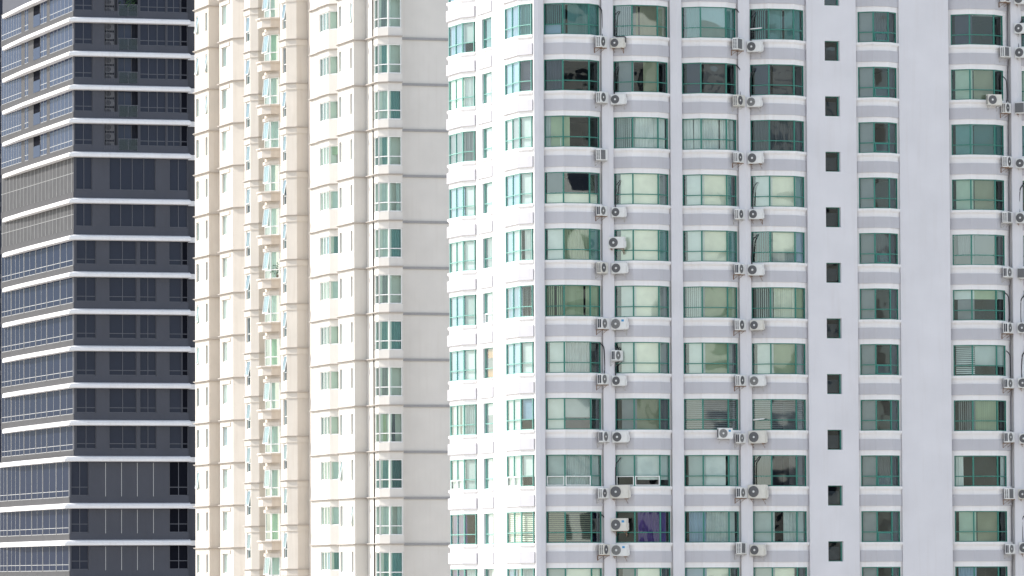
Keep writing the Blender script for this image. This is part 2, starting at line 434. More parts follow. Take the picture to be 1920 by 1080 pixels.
place_spandrels('slit_spandrel', spandrel('slit_spandrel', [(.498, 9.77), (.498, 7.91), (3.2, 7.91), (3.2, 9.77)], st, .08, .10, stb), VIS)
# plain storeys above and below the rows that carry windows
bm = B()
for poly in [bay_root(c, CH)+[(c[1]+CH*c40, YB), (c[0]-CH*c40, YB)] for c in CEN]+[ne+[(ne[3][0], YB), (ne[0][0], YB)], lr+[(3.2, lr[3][1]), (3.2, lr[0][1])], rr+[(.88, rr[3][1]), (.88, rr[0][1])], [(.498, 9.77), (.498, 7.91), (3.2, 7.91), (3.2, 9.77)]]:
    prism(bm, poly, ZB, zt(10)-3+.0-.0+1.33-.002); prism(bm, poly, zt(-1)+1.332, TOP)
link('plain_storeys', mesh('plain_storeys', bm, M['white']), T)
# white coat on the sunlit left wall
bm = B()
for y0, y1 in ((.45, .585), (5.11, 7.91), (9.77, 10.885), (15.46, 15.6)):
    box(bm, .482, .499, y0, y1, ZB, TOP)
link('render_coat', mesh('render_coat', bm, M['white']), T)
# room linings with interior shade in their colour, one for each stack of rooms
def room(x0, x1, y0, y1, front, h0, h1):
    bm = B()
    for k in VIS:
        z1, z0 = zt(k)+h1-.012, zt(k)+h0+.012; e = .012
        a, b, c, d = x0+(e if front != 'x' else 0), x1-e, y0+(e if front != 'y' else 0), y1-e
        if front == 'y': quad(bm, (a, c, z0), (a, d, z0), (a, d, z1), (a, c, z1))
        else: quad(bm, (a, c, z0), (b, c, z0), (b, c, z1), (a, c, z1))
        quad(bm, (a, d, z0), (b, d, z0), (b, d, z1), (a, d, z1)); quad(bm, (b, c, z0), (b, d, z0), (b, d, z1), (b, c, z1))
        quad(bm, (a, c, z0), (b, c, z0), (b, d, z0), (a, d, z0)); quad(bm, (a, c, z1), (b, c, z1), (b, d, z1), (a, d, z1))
    link('room_shade_lining', mesh('room_shade_lining', bm, M['room']), T)
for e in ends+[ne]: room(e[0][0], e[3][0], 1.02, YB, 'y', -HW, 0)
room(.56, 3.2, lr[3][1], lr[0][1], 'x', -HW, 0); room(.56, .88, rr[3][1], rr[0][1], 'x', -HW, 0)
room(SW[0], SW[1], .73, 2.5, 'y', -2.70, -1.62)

# --- windows of the right face
F, D_, RL, VB, HB = 'full', 'drape', 'roller', 'vblind', 'hblind'
def full(c): return [(RL, c)]
bright = [(RL, 'cream')]
WT = {  # column -> rows -1..10; cream rollers imitate bright buildings mirrored in the panes
0: [[('vblind', 'teal')], [(VB, 'teal'), (RL, 'sky', 0, .28, .68, 1)], [(D_, 'plum', .03, .3)], [(D_, 'pale', .0, .12), (RL, 'sage', .1, .42, 0, 1), (D_, 'white', .22, .3, .7, 1)],
    [(RL, 'cream', .02, .98, .68, 1), (RL, 'dgrey', .03, .3, 0, .68)], [(RL, 'white', .04, .3), (D_, 'sage', .3, .8), (RL, 'teal', .8, 1)], [(VB, 'sage')], [(RL, 'white', .06, .34), (D_, 'pale', .34, .8)],
    [(RL, 'white', .02, .32), (RL, 'pale', .32, .8, 0, .62)], [(RL, 'pale', .02, .34), (D_, 'pale', .34, 1)], [(HB, 'olive', .02, .8)], [(RL, 'pale', 0, .34), (RL, 'cream', .34, 1)]],  # olive slats here imitate a building mirrored in the glass
1: [[(VB, 'grey')], [(VB, 'grey', .05, .38), (VB, 'olive', .38, 1)], [(RL, 'grey', .08, .34), (RL, 'olive', .5, .8)], [(VB, 'pale', 0, .36), (D_, 'white', .36, 1)],
    [(RL, 'cream', .1, .8), (RL, 'grey', .8, 1)], [(RL, 'cream', .1, .8), (RL, 'teal', .8, 1)], [(RL, 'white', .1, .36), (RL, 'cream', .36, .8), (RL, 'grey', .8, 1)], [(RL, 'white', .1, .36), (RL, 'cream', .36, .8), (RL, 'grey', .8, 1)],
    [(RL, 'grey', .1, .36), (RL, 'olive', .36, .8), (RL, 'dgrey', .8, 1)], [(RL, 'pale', 0, .36, 0, .66), (RL, 'white', .36, .8, 0, .8), (RL, 'pale', .8, 1, 0, .8)], [(D_, 'purple', .36, .95)], [(RL, 'grey', .1, .36), (RL, 'cream', .36, .8)]],
2: [[(VB, 'teal')], [(D_, 'teal', .06, .34), (VB, 'teal', .34, 1)], [(RL, 'plum', .07, .3), (RL, 'brown', .36, .78)], [(D_, 'white', .0, .17), (D_, 'white', .19, .62), (D_, 'white', .64, .85), (D_, 'pale', .87, 1)],
    [(RL, 'white', .06, .36), (RL, 'cream', .36, .8), (RL, 'teal', .8, .9)], [(RL, 'white', .07, .36), (RL, 'cream', .36, .8), (RL, 'teal', .8, 1)], [(VB, 'pale', 0, .36), (RL, 'sage', .36, 1)], [(RL, 'white', .08, .36), (RL, 'sage', .36, .8), (RL, 'grey', .8, .9)],
    [(HB, 'grey')], [(RL, 'pale', .06, .36), (RL, 'white', .36, .7), (RL, 'pale', .8, 1)], [(D_, 'sky', .06, .36), (D_, 'pale', .36, .95)], [(RL, 'sky', 0, .36), (RL, 'cream', .36, .8)]],
3: [[(VB, 'teal')], [(VB, 'teal', .08, 1)], [(RL, 'plum', .07, .34), (RL, 'brown', .38, .8)], [(D_, 'dgrey', .05, 1)],
    [(RL, 'white', .07, .36), (RL, 'cream', .36, .8), (RL, 'teal', .8, 1)], [(VB, 'teal', .08, .36), (RL, 'cream', .36, .8, 0, .68), (VB, 'pale', .36, .8, .68, 1), (RL, 'sky', .8, 1)], [(VB, 'pale', .06, .36), (VB, 'cream', .37, .8), (VB, 'sage', .8, 1)], [(RL, 'white', .08, .36), (RL, 'sage', .36, .8), (RL, 'grey', .8, 1)],
    [(HB, 'grey')], [(D_, 'dgrey', .06, .34), (RL, 'brown', .62, .98)], [(RL, 'pale', 0, .36), (D_, 'pale', .52, 1)], [(RL, 'pale', 0, .36), (RL, 'cream', .36, .7)]],
4: [[(D_, 'dteal')], [(RL, 'plum', .06, .36)], [(RL, 'lgreen', .06, .36), (RL, 'olive', .38, .8)], [(RL, 'teal', .06, .36), (RL, 'dteal', .38, .98)],
    [(RL, 'lgreen', .06, .36), (RL, 'olive', .38, .8)], [(D_, 'grey', .08, .36, 0, .66), (RL, 'brown', .05, .36, .66, 1), (RL, 'brown', .38, .8, 0, .66)], [(RL, 'white', 0, .36, 0, .32), (RL, 'sage', .36, .82, 0, .32), (RL, 'pale', .82, 1, 0, .3), (RL, 'grey', .07, .36, .32, 1)], [(HB, 'white', .03, .36), (RL, 'pale', .36, .82, 0, .66), (RL, 'pale', .82, 1, 0, .7)],
    [(VB, 'grey', .06, .36), (VB, 'sage', .36, .82)], [(D_, 'white', 0, .14), (D_, 'pale', .88, 1)], [(RL, 'lgreen', .06, .36), (RL, 'olive', .38, .8)], [(D_, 'sky', .04, .36)]],
5: [[(D_, 'dteal')]]*2+[[(D_, 'lgreen', .06, .36)]]+[[(RL, 'teal', 0, 1)]]+[[(RL, 'lgreen', .08, .36)]]+[[(RL, 'pale')]]*2+[[(D_, 'pale')]]+[[(D_, 'dgrey')]]+[[(D_, 'pale')]]+[[(VB, 'dteal')]]+[[(D_, 'dteal')]],
}
TR = .55                                          # transom above the sill
MIRR = {(1, 3), (2, 3), (3, 3), (0, 4), (1, 4), (2, 4), (3, 4), (1, 5), (2, 5), (0, 6), (1, 6), (2, 6), (3, 6), (0, 7), (3, 7), (2, 7), (0, 9), (0, 10), (1, 10), (2, 10), (3, 10), (3, 8), (1, 0), (2, 0), (0, 3), (4, 4)}
WPTS = [offset(bay_win(c, 1.06, .93), -.03) for c in CEN]
for ci, pts in enumerate(WPTS):
    rt = offset(ends[ci], -.02); jms = [jamb_mesh(rt[0], (pts[0][0]-.002, pts[0][1]), HW, M['white']), jamb_mesh((pts[3][0]+.002, pts[3][1]), rt[3], HW, M['white'])]
    fm = frame_mesh('bay_window', pts, (1, 1, 1), HW, TR, M['green'])
    wseg = [(0, .04, .97, -HW+.03, -HW+TR), (1, .02, .98, -HW+.03, -HW+TR)]
    fs = frame_mesh('bay_window', pts, (1, 1, 1), HW, TR, M['green'], sub=wseg)
    pm = pane_mesh('glass_pane', pts, HW, M['glass']); pmm = pane_mesh('glass_pane', pts, HW, M['glass_m'])
    for j, k in enumerate(VIS):
        o = put_window('bay_window', T, fs if (k == 8 and ci < 2) else fm, pmm if (ci, k) in MIRR else pm, pts, HW, zt(k), WT[ci][j])
        for jm in jms: link('jamb', jm, o)
npts = offset(bay_win(NAR, .88, .80), -.03)
fm = frame_mesh('narrow_bay_window', npts, (1, 1, 1), HW, TR, M['green'])
fo = frame_mesh('narrow_bay_window', npts, (1, 1, 1), HW, TR, M['green'], sub=[(1, .06, .94, -HW+.04, -HW+TR-.02)], sashmat=M['green'])
pm = pane_mesh('glass_pane', npts, HW, M['glass'])
rt = offset(ne, -.02); njm = [jamb_mesh(rt[0], (npts[0][0]-.002, npts[0][1]), HW, M['white']), jamb_mesh((npts[3][0]+.002, npts[3][1]), rt[3], HW, M['white'])]
def sash_parts(l, hs, mat, gl):
    s = B(); w = .045
    box(s, 0, l, -.03, 0, -w, 0); box(s, 0, l, -.03, 0, -hs, -hs+w); box(s, 0, w, -.03, 0, -hs+w, -w); box(s, l-w, l, -.03, 0, -hs+w, -w)
    g_ = B(); quad(g_, (w, -.015, -hs+w), (l-w, -.015, -hs+w), (l-w, -.015, -w), (w, -.015, -w))
    return mesh('sash', s, M[mat]), mesh('sash_glass', g_, M[gl])
def open_sash(win, a, b, z, hs, ang, mat='green', gl='glass'):
    d, nn, l = unit(a, b); me, gm = sash_parts(l-.06, hs, mat, gl)
    o = link('sash', me, win, (a[0]+d.x*.03+nn.x*.02, a[1]+d.y*.03+nn.y*.02, z))
    o.rotation_euler = (Matrix.Rotation(math.atan2(d.y, d.x), 3, 'Z') @ Matrix.Rotation(-R(ang), 3, 'X')).to_euler()
    link('sash_glass', gm, win, o.location); win.children[-1].rotation_euler = o.rotation_euler
for j, k in enumerate(VIS):
    wn = put_window('narrow_bay_window', T, fm, pm, npts, HW, zt(k), [(RL, 'grey', .02, .35), (RL, 'dgrey', .72, .98)] if k % 4 else [(RL, 'grey', .02, .35), (D_, 'dgrey', .36, .98)])
    for jm in njm: link('jamb', jm, wn)
    if k in (-1, 0, 1, 2, 4, 6, 8, 9): open_sash(wn, npts[1], npts[2], -HW+TR-.03, TR-.06, rnd.uniform(6, 14))
# stair windows, set back in the flat wall, with louvre slats
bm = B(); h = 1.08; e = [(SW[0], .66), (SW[1], .66)]
bar(bm, e[0], e[1], -.04, 0, 0, .05); bar(bm, e[0], e[1], -h, -h+.04, 0, .05)
box(bm, SW[0], SW[0]+.04, .66, .71, -h+.04, -.04); box(bm, SW[1]-.07, SW[1], .66, .71, -h+.04, -.04)
swf = mesh('stair_window', bm, M['green'])
bm = B()
for i in range(11):
    z = -.35-i*.062
    quad(bm, (SW[0]+.05, .80, z), (SW[1]-.1, .80, z), (SW[1]-.1, .86, z+.05), (SW[0]+.05, .86, z+.05))
swl = mesh('louvre', bm, M['dmull']); swp = pane_mesh('glass_pane', e, h, M['glass'], .03)
for k in VIS:
    o = link('stair_window', swf, T, (0, 0, zt(k)-1.62)); link('glass_pane', swp, o); link('louvre', swl, o)
# --- windows of the sunlit left face
LT = [[[(D_, 'sky', 0, .72), (D_, 'pale', .72, 1)], [(D_, 'sky', 0, .72), (RL, 'pale', .72, 1, 0, .66)], [(RL, 'cream', 0, .72), (D_, 'white', .72, 1)], [(D_, 'grey')], [(RL, 'sky', .0, .74), (RL, 'white', .76, 1)], [(D_, 'white', 0, .7), (RL, 'white', .74, 1)],
       [(RL, 'sky', 0, .72), (RL, 'pale', .74, 1)], [(RL, 'sky', 0, .72), (RL, 'white', .74, 1)], [(D_, 'white', .04, .4), (D_, 'pale', .5, 1)], [(D_, 'white', 0, .4), (RL, 'white', .4, .72), (RL, 'pale', .74, 1)], [(D_, 'purple', 0, .7)], [(D_, 'purple', 0, .7), (D_, 'white', .74, 1)]],
      [[(D_, 'sky')], [(D_, 'sky', 0, .7), (D_, 'teal', .72, 1)], [(RL, 'sky', 0, .7), (RL, 'plum', .73, 1)], [(RL, 'white', .0, .25), (RL, 'grey', .3, .7), (RL, 'white', .74, 1)], [(RL, 'sky', 0, .7), (RL, 'white', .74, 1)], [(RL, 'sky', 0, .36), (D_, 'white', .36, .7), (D_, 'white', .78, 1)],
       [(D_, 'sky', 0, .7), (VB, 'white', .73, 1)], [(RL, 'sky', 0, .7), (RL, 'white', .74, 1)], [(RL, 'pale', 0, .7), (RL, 'sky', .74, 1, 0, .66)], [(D_, 'white', 0, .68), (RL, 'white', .74, 1, 0, .7)], [(HB, 'cream')], [(D_, 'sky', 0, .4), (D_, 'pale', .5, 1)]]]
for bi, (y0, y1) in enumerate((LB, RB)):
    pts = offset([(0, y1), (0, y0), (.42, y0-.857)], -.03)
    fm = frame_mesh('side_bay_window', pts, (2, 1), HW, TR, M['green_lit'])
    fs = frame_mesh('side_bay_window', pts, (2, 1), HW, TR, M['green_lit'], sub=[(0, .03, .48, -HW+.03, -HW+TR), (0, .52, .97, -HW+.03, -HW+TR)])
    pm = pane_mesh('glass_pane', pts, HW, M['glass_l'])
    # far flank of the bay, out of sight, is closed off
    bmk = B(); bar(bmk, (.5, y1+1.02), (0, y1+.01), -HW, 0, 0, .1); flank = mesh('flank', bmk, M['white'])
    for j, k in enumerate(VIS):
        o = put_window('side_bay_window', T, fs if k == 8 else fm, pm, pts, HW, zt(k), LT[bi][j])
        link('flank', flank, o)
pts = [(.60, 9.74), (.60, 7.93)]
fm = frame_mesh('slit_window', pts, (1,), HW, TR, M['green_lit']); pm = pane_mesh('glass_pane', pts, HW, M['glass_l'])
fs = frame_mesh('slit_window', pts, (1,), HW, TR, M['green_lit'], sub=[(0, .02, .98, -HW+.02, -HW+TR)])
ST = [[(D_, 'teal')], [(D_, 'teal')], [(RL, 'white', 0, .5)], [(RL, 'white', 0, .52)], [(RL, 'white')], [(VB, 'pale', .2, 1)], [(RL, 'white', 0, .5)], [], [(RL, 'pale', 0, 1, 0, .4)], [(RL, 'white', 0, .5)], [(RL, 'white', 0, .5)], [(D_, 'white', .3, 1)]]
for j, k in enumerate(VIS):
    put_window('slit_window', T, fs if k == 5 else fm, pm, pts, HW, zt(k), ST[j])
# drain pipes beside the piers
bm = B()
for x in (4.27, 8.13, 12.0, 27.8): tube(bm, [(x, .62, 20), (x+.012, .62, 40), (x-.01, .62, 60), (x, .62, TOP)], .022)
link('drain_pipe', mesh('drain_pipe', bm, M['pipe']), T)

# ------------------------------------------------------------------ air conditioners
def ac_meshes(mat, fanmat, w=.80, h=.58, d=.30, square=False, sticker=False, grid=True):
    b = B(); box(b, -w/2, w/2, -d, 0, 0, h)
    bmesh.ops.bevel(b, geom=b.edges[:], offset=.018, segments=2, affect='EDGES')
    x1 = w/2
    box(b, x1-.005, x1+.05, -d*.75, -d*.15, .06, h*.62)                 # service cover
    casing = mesh('casing', b, mat)
    b = B(); r = h*.40; cx = -w*.17; cz = h*.5
    if square:
        box(b, cx-r, cx+r, -d-.012, -d+.01, cz-r, cz+r)
        for i in range(9): box(b, cx-r, cx+r, -d-.020, -d-.0125, cz-r+2*r*i/8-.005, cz-r+2*r*i/8+.005, 1)
    else:
        n = 28; ring_ = [(cx+r*math.cos(6.2832*i/n), cz+r*math.sin(6.2832*i/n)) for i in range(n)]
        vs = [b.verts.new((x, -d-.006, z)) for x, z in ring_]; b.faces.new(vs)
        for rr_ in (.99, .8, .6, .42):
            a = [(cx+r*rr_*math.cos(6.2832*i/n), -d-.014, cz+r*rr_*math.sin(6.2832*i/n)) for i in range(n+1)]
            tube(b, a, .006, 4, 1)
        for i in range(8):
            t = 6.2832*i/8; tube(b, [(cx, -d-.013, cz), (cx+r*math.cos(t), -d-.013, cz+r*math.sin(t))], .005, 4, 1)
    fan = mesh('fan_grille', b, [fanmat, M['fan']])
    b = B(); n = 12; rr_ = .06
    lo = [b.verts.new((cx+rr_*math.cos(6.2832*i/n), -d-.014, cz+rr_*math.sin(6.2832*i/n))) for i in range(n)]
    hi = [b.verts.new((cx+rr_*.7*math.cos(6.2832*i/n), -d-.028, cz+rr_*.7*math.sin(6.2832*i/n))) for i in range(n)]
    for i in range(n): b.faces.new((lo[i], lo[(i+1) % n], hi[(i+1) % n], hi[i]))
    b.faces.new(hi); hub = mesh('hub', b, M['ac'])
    b = B(); xs = -w/2-.004
    if grid:
        for i in range(7):
            for j in range(2):
                y = -d*.82+j*d*.38; z = h*.10+i*h*.115
                box(b, xs-.003, xs+.003, y, y+d*.24, z, z+h*.075)
    else:
        for j in range(2):
            y = -d*.80+j*d*.36; box(b, xs-.003, xs+.003, y, y+d*.27, h*.12, h*.88)
    vent = mesh('side_vent', b, M['vent'])
    b = B()
    for s in (-1, 1):
        x = s*w*.33
        box(b, x-.02, x+.02, -d-.03, .12, -.05, -.012); box(b, x-.02, x+.02, .10, .135, -.30, -.05)
        tube(b, [(x, -d*.8, -.03), (x, .115, -.28)], .011, 5)
    br_r, br_s = mesh('bracket', b.copy(), M['rust']), mesh('bracket', b, M['steel'])
    stick = None
    if sticker:
        b = B(); box(b, w*.20, w*.36, -d-.004, -d+.004, h*.66, h*.84); stick = mesh('sticker', b, M['blue'])
    return dict(casing=casing, fan=fan, hub=hub, vent=vent, br=(br_r, br_s), stick=stick)
AC = {
 'round': ac_meshes(M['ac'], M['fan']), 'old': ac_meshes(M['ac_old'], M['fan']), 'pale': ac_meshes(M['ac'], M['fan_l'], .78, .56, .29, grid=False),
 'square': ac_meshes(M['ac'], M['fan'], .80, .60, .30, square=True), 'big': ac_meshes(M['ac_old'], M['fan'], .98, .70, .34, grid=False),
 'bluetag': ac_meshes(M['ac'], M['fan_l'], .86, .62, .30, sticker=True, grid=False), 'bigtag': ac_meshes(M['ac_old'], M['fan'], .98, .72, .34, sticker=True, grid=False)}
LOOK = {'round': 'white dark-fanned air conditioner', 'old': 'yellowed air conditioner', 'pale': 'white grey-fanned air conditioner',
        'square': 'white square-grilled air conditioner', 'big': 'large air conditioner', 'bluetag': 'blue-stickered air conditioner', 'bigtag': 'large blue-stickered air conditioner'}
ORD = ['first', 'second', 'third', 'fourth', 'fifth', 'sixth', 'seventh', 'eighth', 'ninth', 'tenth', 'eleventh']
COLN = ['first', 'second', 'third', 'fourth', 'fifth', 'sixth']
def air_con(kind, x, y, z, rz, label, hose=None, rusty=False, group='air conditioners hung on the white tower'):
    a = AC[kind]; e = empty('air_conditioner', label, 'air conditioner', (x, y, z), R(rz), group); f_ = rnd.uniform(.93, 1.06); e.scale = (f_*rnd.uniform(.95, 1.05), f_, f_); e.rotation_euler.y = R(jit(1.2))
    c = link('casing', a['casing'], e); f = link('fan_grille', a['fan'], e); 
    if kind not in ('square',): link('hub', a['hub'], f)
    link('side_vent', a['vent'], e); link('bracket', a['br'][0 if rusty else 1], e)
    if a['stick']: link('sticker', a['stick'], e)
    if hose:
        b = B(); tube(b, smooth_path(hose), .030, 6); link('hose', mesh('hose', b, M['hose']), e)
    return e
def jit(a): return rnd.uniform(-a, a)
# columns: right flank of bays 0,2,4 (seen side on) and left flank of bays 1,3,5 (fan towards us)
RKIND = {0: ['round', 'round', 'square', 'pale', 'old', 'pale', 'pale', 'pale', 'round', 'old'], 2: ['square', 'old', 'round', 'round', 'pale', 'round', 'round', 'pale', 'pale', 'square'], 4: ['square', 'round', 'round', 'square', 'pale', 'pale', 'pale', 'pale', 'square', 'pale']}
LKIND = {1: ['old', 'round', None, 'round', 'round', 'bluetag', 'round', 'round', 'big', 'bluetag'], 3: ['round', 'pale', 'round', 'round', 'round', 'old', 'pale', 'big', 'big', 'old'], 5: ['round', 'square', 'round', 'round', 'square', 'round', 'round', 'round', 'old', 'round']}
RH = {0: (0, 6, 9), 2: (0, 1), 4: (1, 5, 6, 10)}
LH = {1: (0, 1, 3, 6, 8), 3: (0, 1, 3, 4, 8), 5: (0, 3, 5, 6, 9)}
for ci in (0, 2, 4):
    cx = CEN[ci][1]
    for k in range(-1 if ci == 4 else 0, 10):
        kind = RKIND[ci][max(k, 0)]
        t = .70+jit(.05); n = (s40, -c40); off = .15
        hs = [(.16, .10, 2.16), (.26, -.02, 2.0), (.33, -.05, 1.8), (.35+jit(.02), -.06, 1.1), (.33+jit(.02), -.06, .8), (.30, -.06, .55)] if k in RH[ci] else None
        air_con(kind, cx+t*c40+n[0]*off, t*s40+n[1]*off, zt(k)-2.32+jit(.05), 44+jit(4),
                '%s, side on, under %s window of %s tall column' % (LOOK[kind], ORD[k] if k >= 0 else 'cut-off top', ORD[ci if ci < 4 else 5]) , hs, rusty=rnd.random() < .4)
for ci in (1, 3, 5):
    cx = CEN[ci][0]
    for k in range(-1 if ci == 5 else 0, 10):
        kind = LKIND[ci][max(k, 0)]
        if kind is None: continue
        t = .70+jit(.04); n = (-s40, -c40); off = .13
        hs = [(-.02, .08, 2.14), (-.14, .0, 1.95), (-.24+jit(.04), -.05, 1.75), (-.27, -.06, 1.0), (-.26, -.06, .75), (-.24, -.05, .50)] if k in LH[ci] else None
        if ci == 1 and k == 0: hs = [(-.02, .08, 2.14), (-.20, -.04, 1.85), (-.26, -.06, 1.0), (-.20, -.05, .70), (.30, -.05, .66), (.46, -.1, .57), (.47, -.12, .3)]
        air_con(kind, cx-t*c40+n[0]*off, t*s40+n[1]*off, zt(k)-2.34+jit(.04), -40+jit(2),
                '%s, facing us, under %s window of %s tall column' % (LOOK[kind], ORD[k] if k >= 0 else 'cut-off top', ORD[ci if ci < 4 else 6]), hs, rusty=rnd.random() < .4)
# the odd ones hung in front of windows
def left_flank(ci, t, off): return CEN[ci][0]-t*c40-s40*off, t*s40-c40*off
x, y = left_flank(1, .80, .15); air_con('round', x, y, zt(4)-1.02, -40, 'white air conditioner on rusty bracket hung before fifth window, second tall column', rusty=True)
x, y = left_flank(1, .98, .25); air_con('pale', x, y, zt(6)-1.0, 38, 'white air conditioner turned side on before seventh window, second tall column', [(.1, .1, 1.0), (.08, .05, .8), (.1, -.05, .55)])
x, y = left_flank(1, .74, .15); air_con('bigtag', x, y, zt(9)-1.05, -40, 'large air conditioner with blue sticker before tenth window, second tall column', rusty=True)
air_con('bluetag', 10.86, -.12, zt(7)-2.15, 0, 'white air conditioner with blue sticker at the sill of eighth window, third tall column')
air_con('old', 26.5, -.12, zt(1)-1.98, 0, 'air conditioner at the sill of the second window, near the right edge')
x, y = left_flank(5, .72, .15); air_con('round', x, y, zt(0)-.98, -40, 'air conditioner in front of the first window down at the very right edge')

# clothes poles poking out of two windows of the fourth column
for k, lab in ((0, 'first'), (7, 'eighth')):
    b = B(); tube(b, [(12.62, .18, zt(k)-1.12), (13.2, .04, zt(k)-1.06)], .035, 8); tube(b, [(13.2, .04, zt(k)-1.06), (13.25, .1, zt(k)-1.06)], .02, 6)
    o = link('clothes_pole', mesh('clothes_pole', b, M['ac'])); o['label'] = 'pale clothes pole across the %s window down of the fourth tall column' % lab; o['category'] = 'pole'; o['group'] = 'clothes poles on the white tower'
# brown boards leaning inside a left face window
for z, hh, lab in ((zt(6)-.55, .48, 'upper'), (zt(6)-1.58, .45, 'lower')):
    b = B(); prism(b, [(.72, 9.6), (.72, 8.1), (.75, 8.1), (.75, 9.6)], z, z+hh)
    o = link('board', mesh('board', b, M['card'])); o['label'] = '%s brown cardboard panel behind the slit window of the sunlit white face' % lab; o['category'] = 'board'

# ================================================================== CREAM TOWER
CT = empty('cream_tower', 'cream stepped apartment tower with brown cornices at every storey, in the middle', 'building')
ZC = CAMZ+2.35                                   # a cornice level; every 3 m
CTOP = ZC+3*14
CN = list(range(-1, 14))                          # storeys in view, n-th cornice at ZC+3n
k50 = (math.sin(R(40)), -math.cos(R(40)))        # chamfers turn 50 degrees
walls = {}
def wing(poly, mat, wins, zoff, back):
    """poly: open outline left to right; back: depth in x to close. wins: (seg, t0, t1, top, height) below each cornice"""
    bm = walls.setdefault(mat, B())
    closed = lambda P: P+[(back, P[-1][1]), (back, P[0][1])]
    brk = sorted({0.0, -3.0} | {-w[3] for w in wins} | {-w[3]-w[4] for w in wins})
    for n in CN:
        z = ZC+zoff+3*n
        for lo, hi in zip(brk, brk[1:]):
            act = [w for w in wins if -w[3]-w[4] <= lo+1e-6 and -w[3] >= hi-1e-6]
            P = []
            for i, p in enumerate(poly):
                P.append(p)
                if i == len(poly)-1: break
                for w in sorted([w for w in act if w[0] == i], key=lambda w: w[1]):
                    a = lerp(p, poly[i+1], w[1]); b = lerp(p, poly[i+1], w[2]); d, nn, l = unit(p, poly[i+1]); dp = w[5] if len(w) > 5 else .55
                    P += [a, (a[0]-nn.x*dp, a[1]-nn.y*dp), (b[0]-nn.x*dp, b[1]-nn.y*dp), b]
            prism(bm, closed(P), z+lo, z+hi)
    prism(bm, closed(list(poly)), 0, ZC+zoff+3*CN[0]-3)
    prism(bm, closed(list(poly)), ZC+zoff+3*CN[-1], CTOP+2)
def cornice(poly, zoff, out=.17, mat='cornice', band=None, name='cornice'):
    b = B(); ring(b, poly, out, .06, -.035, .012); ring(b, poly, out*.55, .06, -.085, -.035)
    me = mesh(name, b, M[mat])
    mb = None
    if band:
        b = B(); ring(b, poly, .05, .02, -.085-band, -.086); mb = mesh('frieze', b, M['cream'])
    for n in CN:
        o = link(name, me, CT, (0, 0, ZC+zoff+3*n))
        if mb: link('frieze', mb, o)
def strip_win(kind, a, b, top, h, zoff, specs, frame='wframe', divs=(1,), transom=None, gl='glass_c', inn=.10, openp=0.0, tilt=9):
    """windows between plan points a-b for every storey; some with the top-hung sash pushed open"""
    d, nn, l = unit(a, b); P = [(a[0]-nn.x*inn, a[1]-nn.y*inn), (b[0]-nn.x*inn, b[1]-nn.y*inn)]
    fm = frame_mesh(kind, P, divs, h, transom, M[frame], bw=.05)
    pm = pane_mesh('glass_pane', P, h, M[gl], .03)
    for n in CN:
        z = ZC+zoff+3*n-top
        o = put_window(kind, CT, fm, pm, P, h, z, [s for s in rnd.choice(specs)])
        if rnd.random() < openp:
            hs = (h-transom-.06) if transom else h-.1
            s = B(); w = .05; A_ = Vector((0, 0)); 
            box(s, 0.03, l-.03, -.03, .0, -w, 0); box(s, .03, l-.03, -.03, 0, -hs, -hs+w); box(s, .03, .03+w, -.03, 0, -hs+w, -w); box(s, l-.03-w, l-.03, -.03, 0, -hs+w, -w)
            sm = mesh('sash', s, M[frame])
            so_ = link('sash', sm, o, (P[0][0]+nn.x*.02, P[0][1]+nn.y*.02, -.03)); ang = R(rnd.uniform(tilt*.5, tilt*1.3))
            yaw = math.atan2(d.y, d.x); so_.rotation_euler = (Matrix.Rotation(yaw, 3, 'Z') @ Matrix.Rotation(-ang, 3, 'X')).to_euler()
            g_ = B(); quad(g_, (.06, -.015, -hs+w), (l-.06, -.015, -hs+w), (l-.06, -.015, -w), (.06, -.015, -w))
            link('sash_glass', mesh('sash_glass', g_, M[gl]), so_)
def ch(p, t): return (p[0]+k50[0]*t, p[1]+k50[1]*t)
dim = [[(RL, 'dteal')], [(RL, 'dgrey')], [], [(D_, 'teal')], [(RL, 'dgrey')], [(RL, 'teal')], [(RL, 'dgrey')]]
pale = [[(D_, 'pale')], [(RL, 'white')], [(D_, 'teal', .0, .6)], [(D_, 'white', .3, 1)], [(RL, 'sky')]]
BK = 16.0
# wing 1
w1 = [(10.8, 113.26), (10.8, 109.26), (11.9, 109.26)]
def tof(poly, seg, y): a, b = poly[seg], poly[seg+1]; return (y-a[1])/(b[1]-a[1])
W1 = [(0, tof(w1, 0, 112.87), tof(w1, 0, 112.14), .47, 1.32), (0, tof(w1, 0, 110.18), tof(w1, 0, 109.58), .47, 1.32)]
wing(w1, 'cream', W1, 0, BK); cornice(w1, 0)
for y0, y1 in ((112.87, 112.14), (110.18, 109.58)):
    strip_win('narrow_window', (10.8, y0), (10.8, y1), .47, 1.32, 0, dim, openp=.3)
# wing 2
p = (10.75, 102.3); w2 = [(10.75, 105.96), p, ch(p, 1.05), (12.6, ch(p, 1.05)[1])]
wing(w2, 'cream', [(0, tof(w2, 0, 105.22), tof(w2, 0, 103.91), .46, 1.38)], 0, BK); cornice(w2[:3], 0)
strip_win('sliding_window', (10.75, 105.22), (10.75, 103.91), .46, 1.38, 0, pale, divs=(3,))
b = B(); ring(b, [(10.75, 105.6), (10.75, 103.0)], .06, .02, -.46, -.22); me = mesh('lintel', b, M['cream'])
for n in CN: link('lintel', me, CT, (0, 0, ZC+3*n))
# connecting wall behind the wings
bm = walls.setdefault('cream2', B())
prism(bm, [(11.75, 109.3), (11.75, 104), (12.0, 101), (11.35, 96.9), (11.35, 94.6), (11.9, 93), (11.9, 86), (11.62, 85.7), (11.62, 82.6), (16, 82.6), (16, 109.3)], 0, CTOP+2)
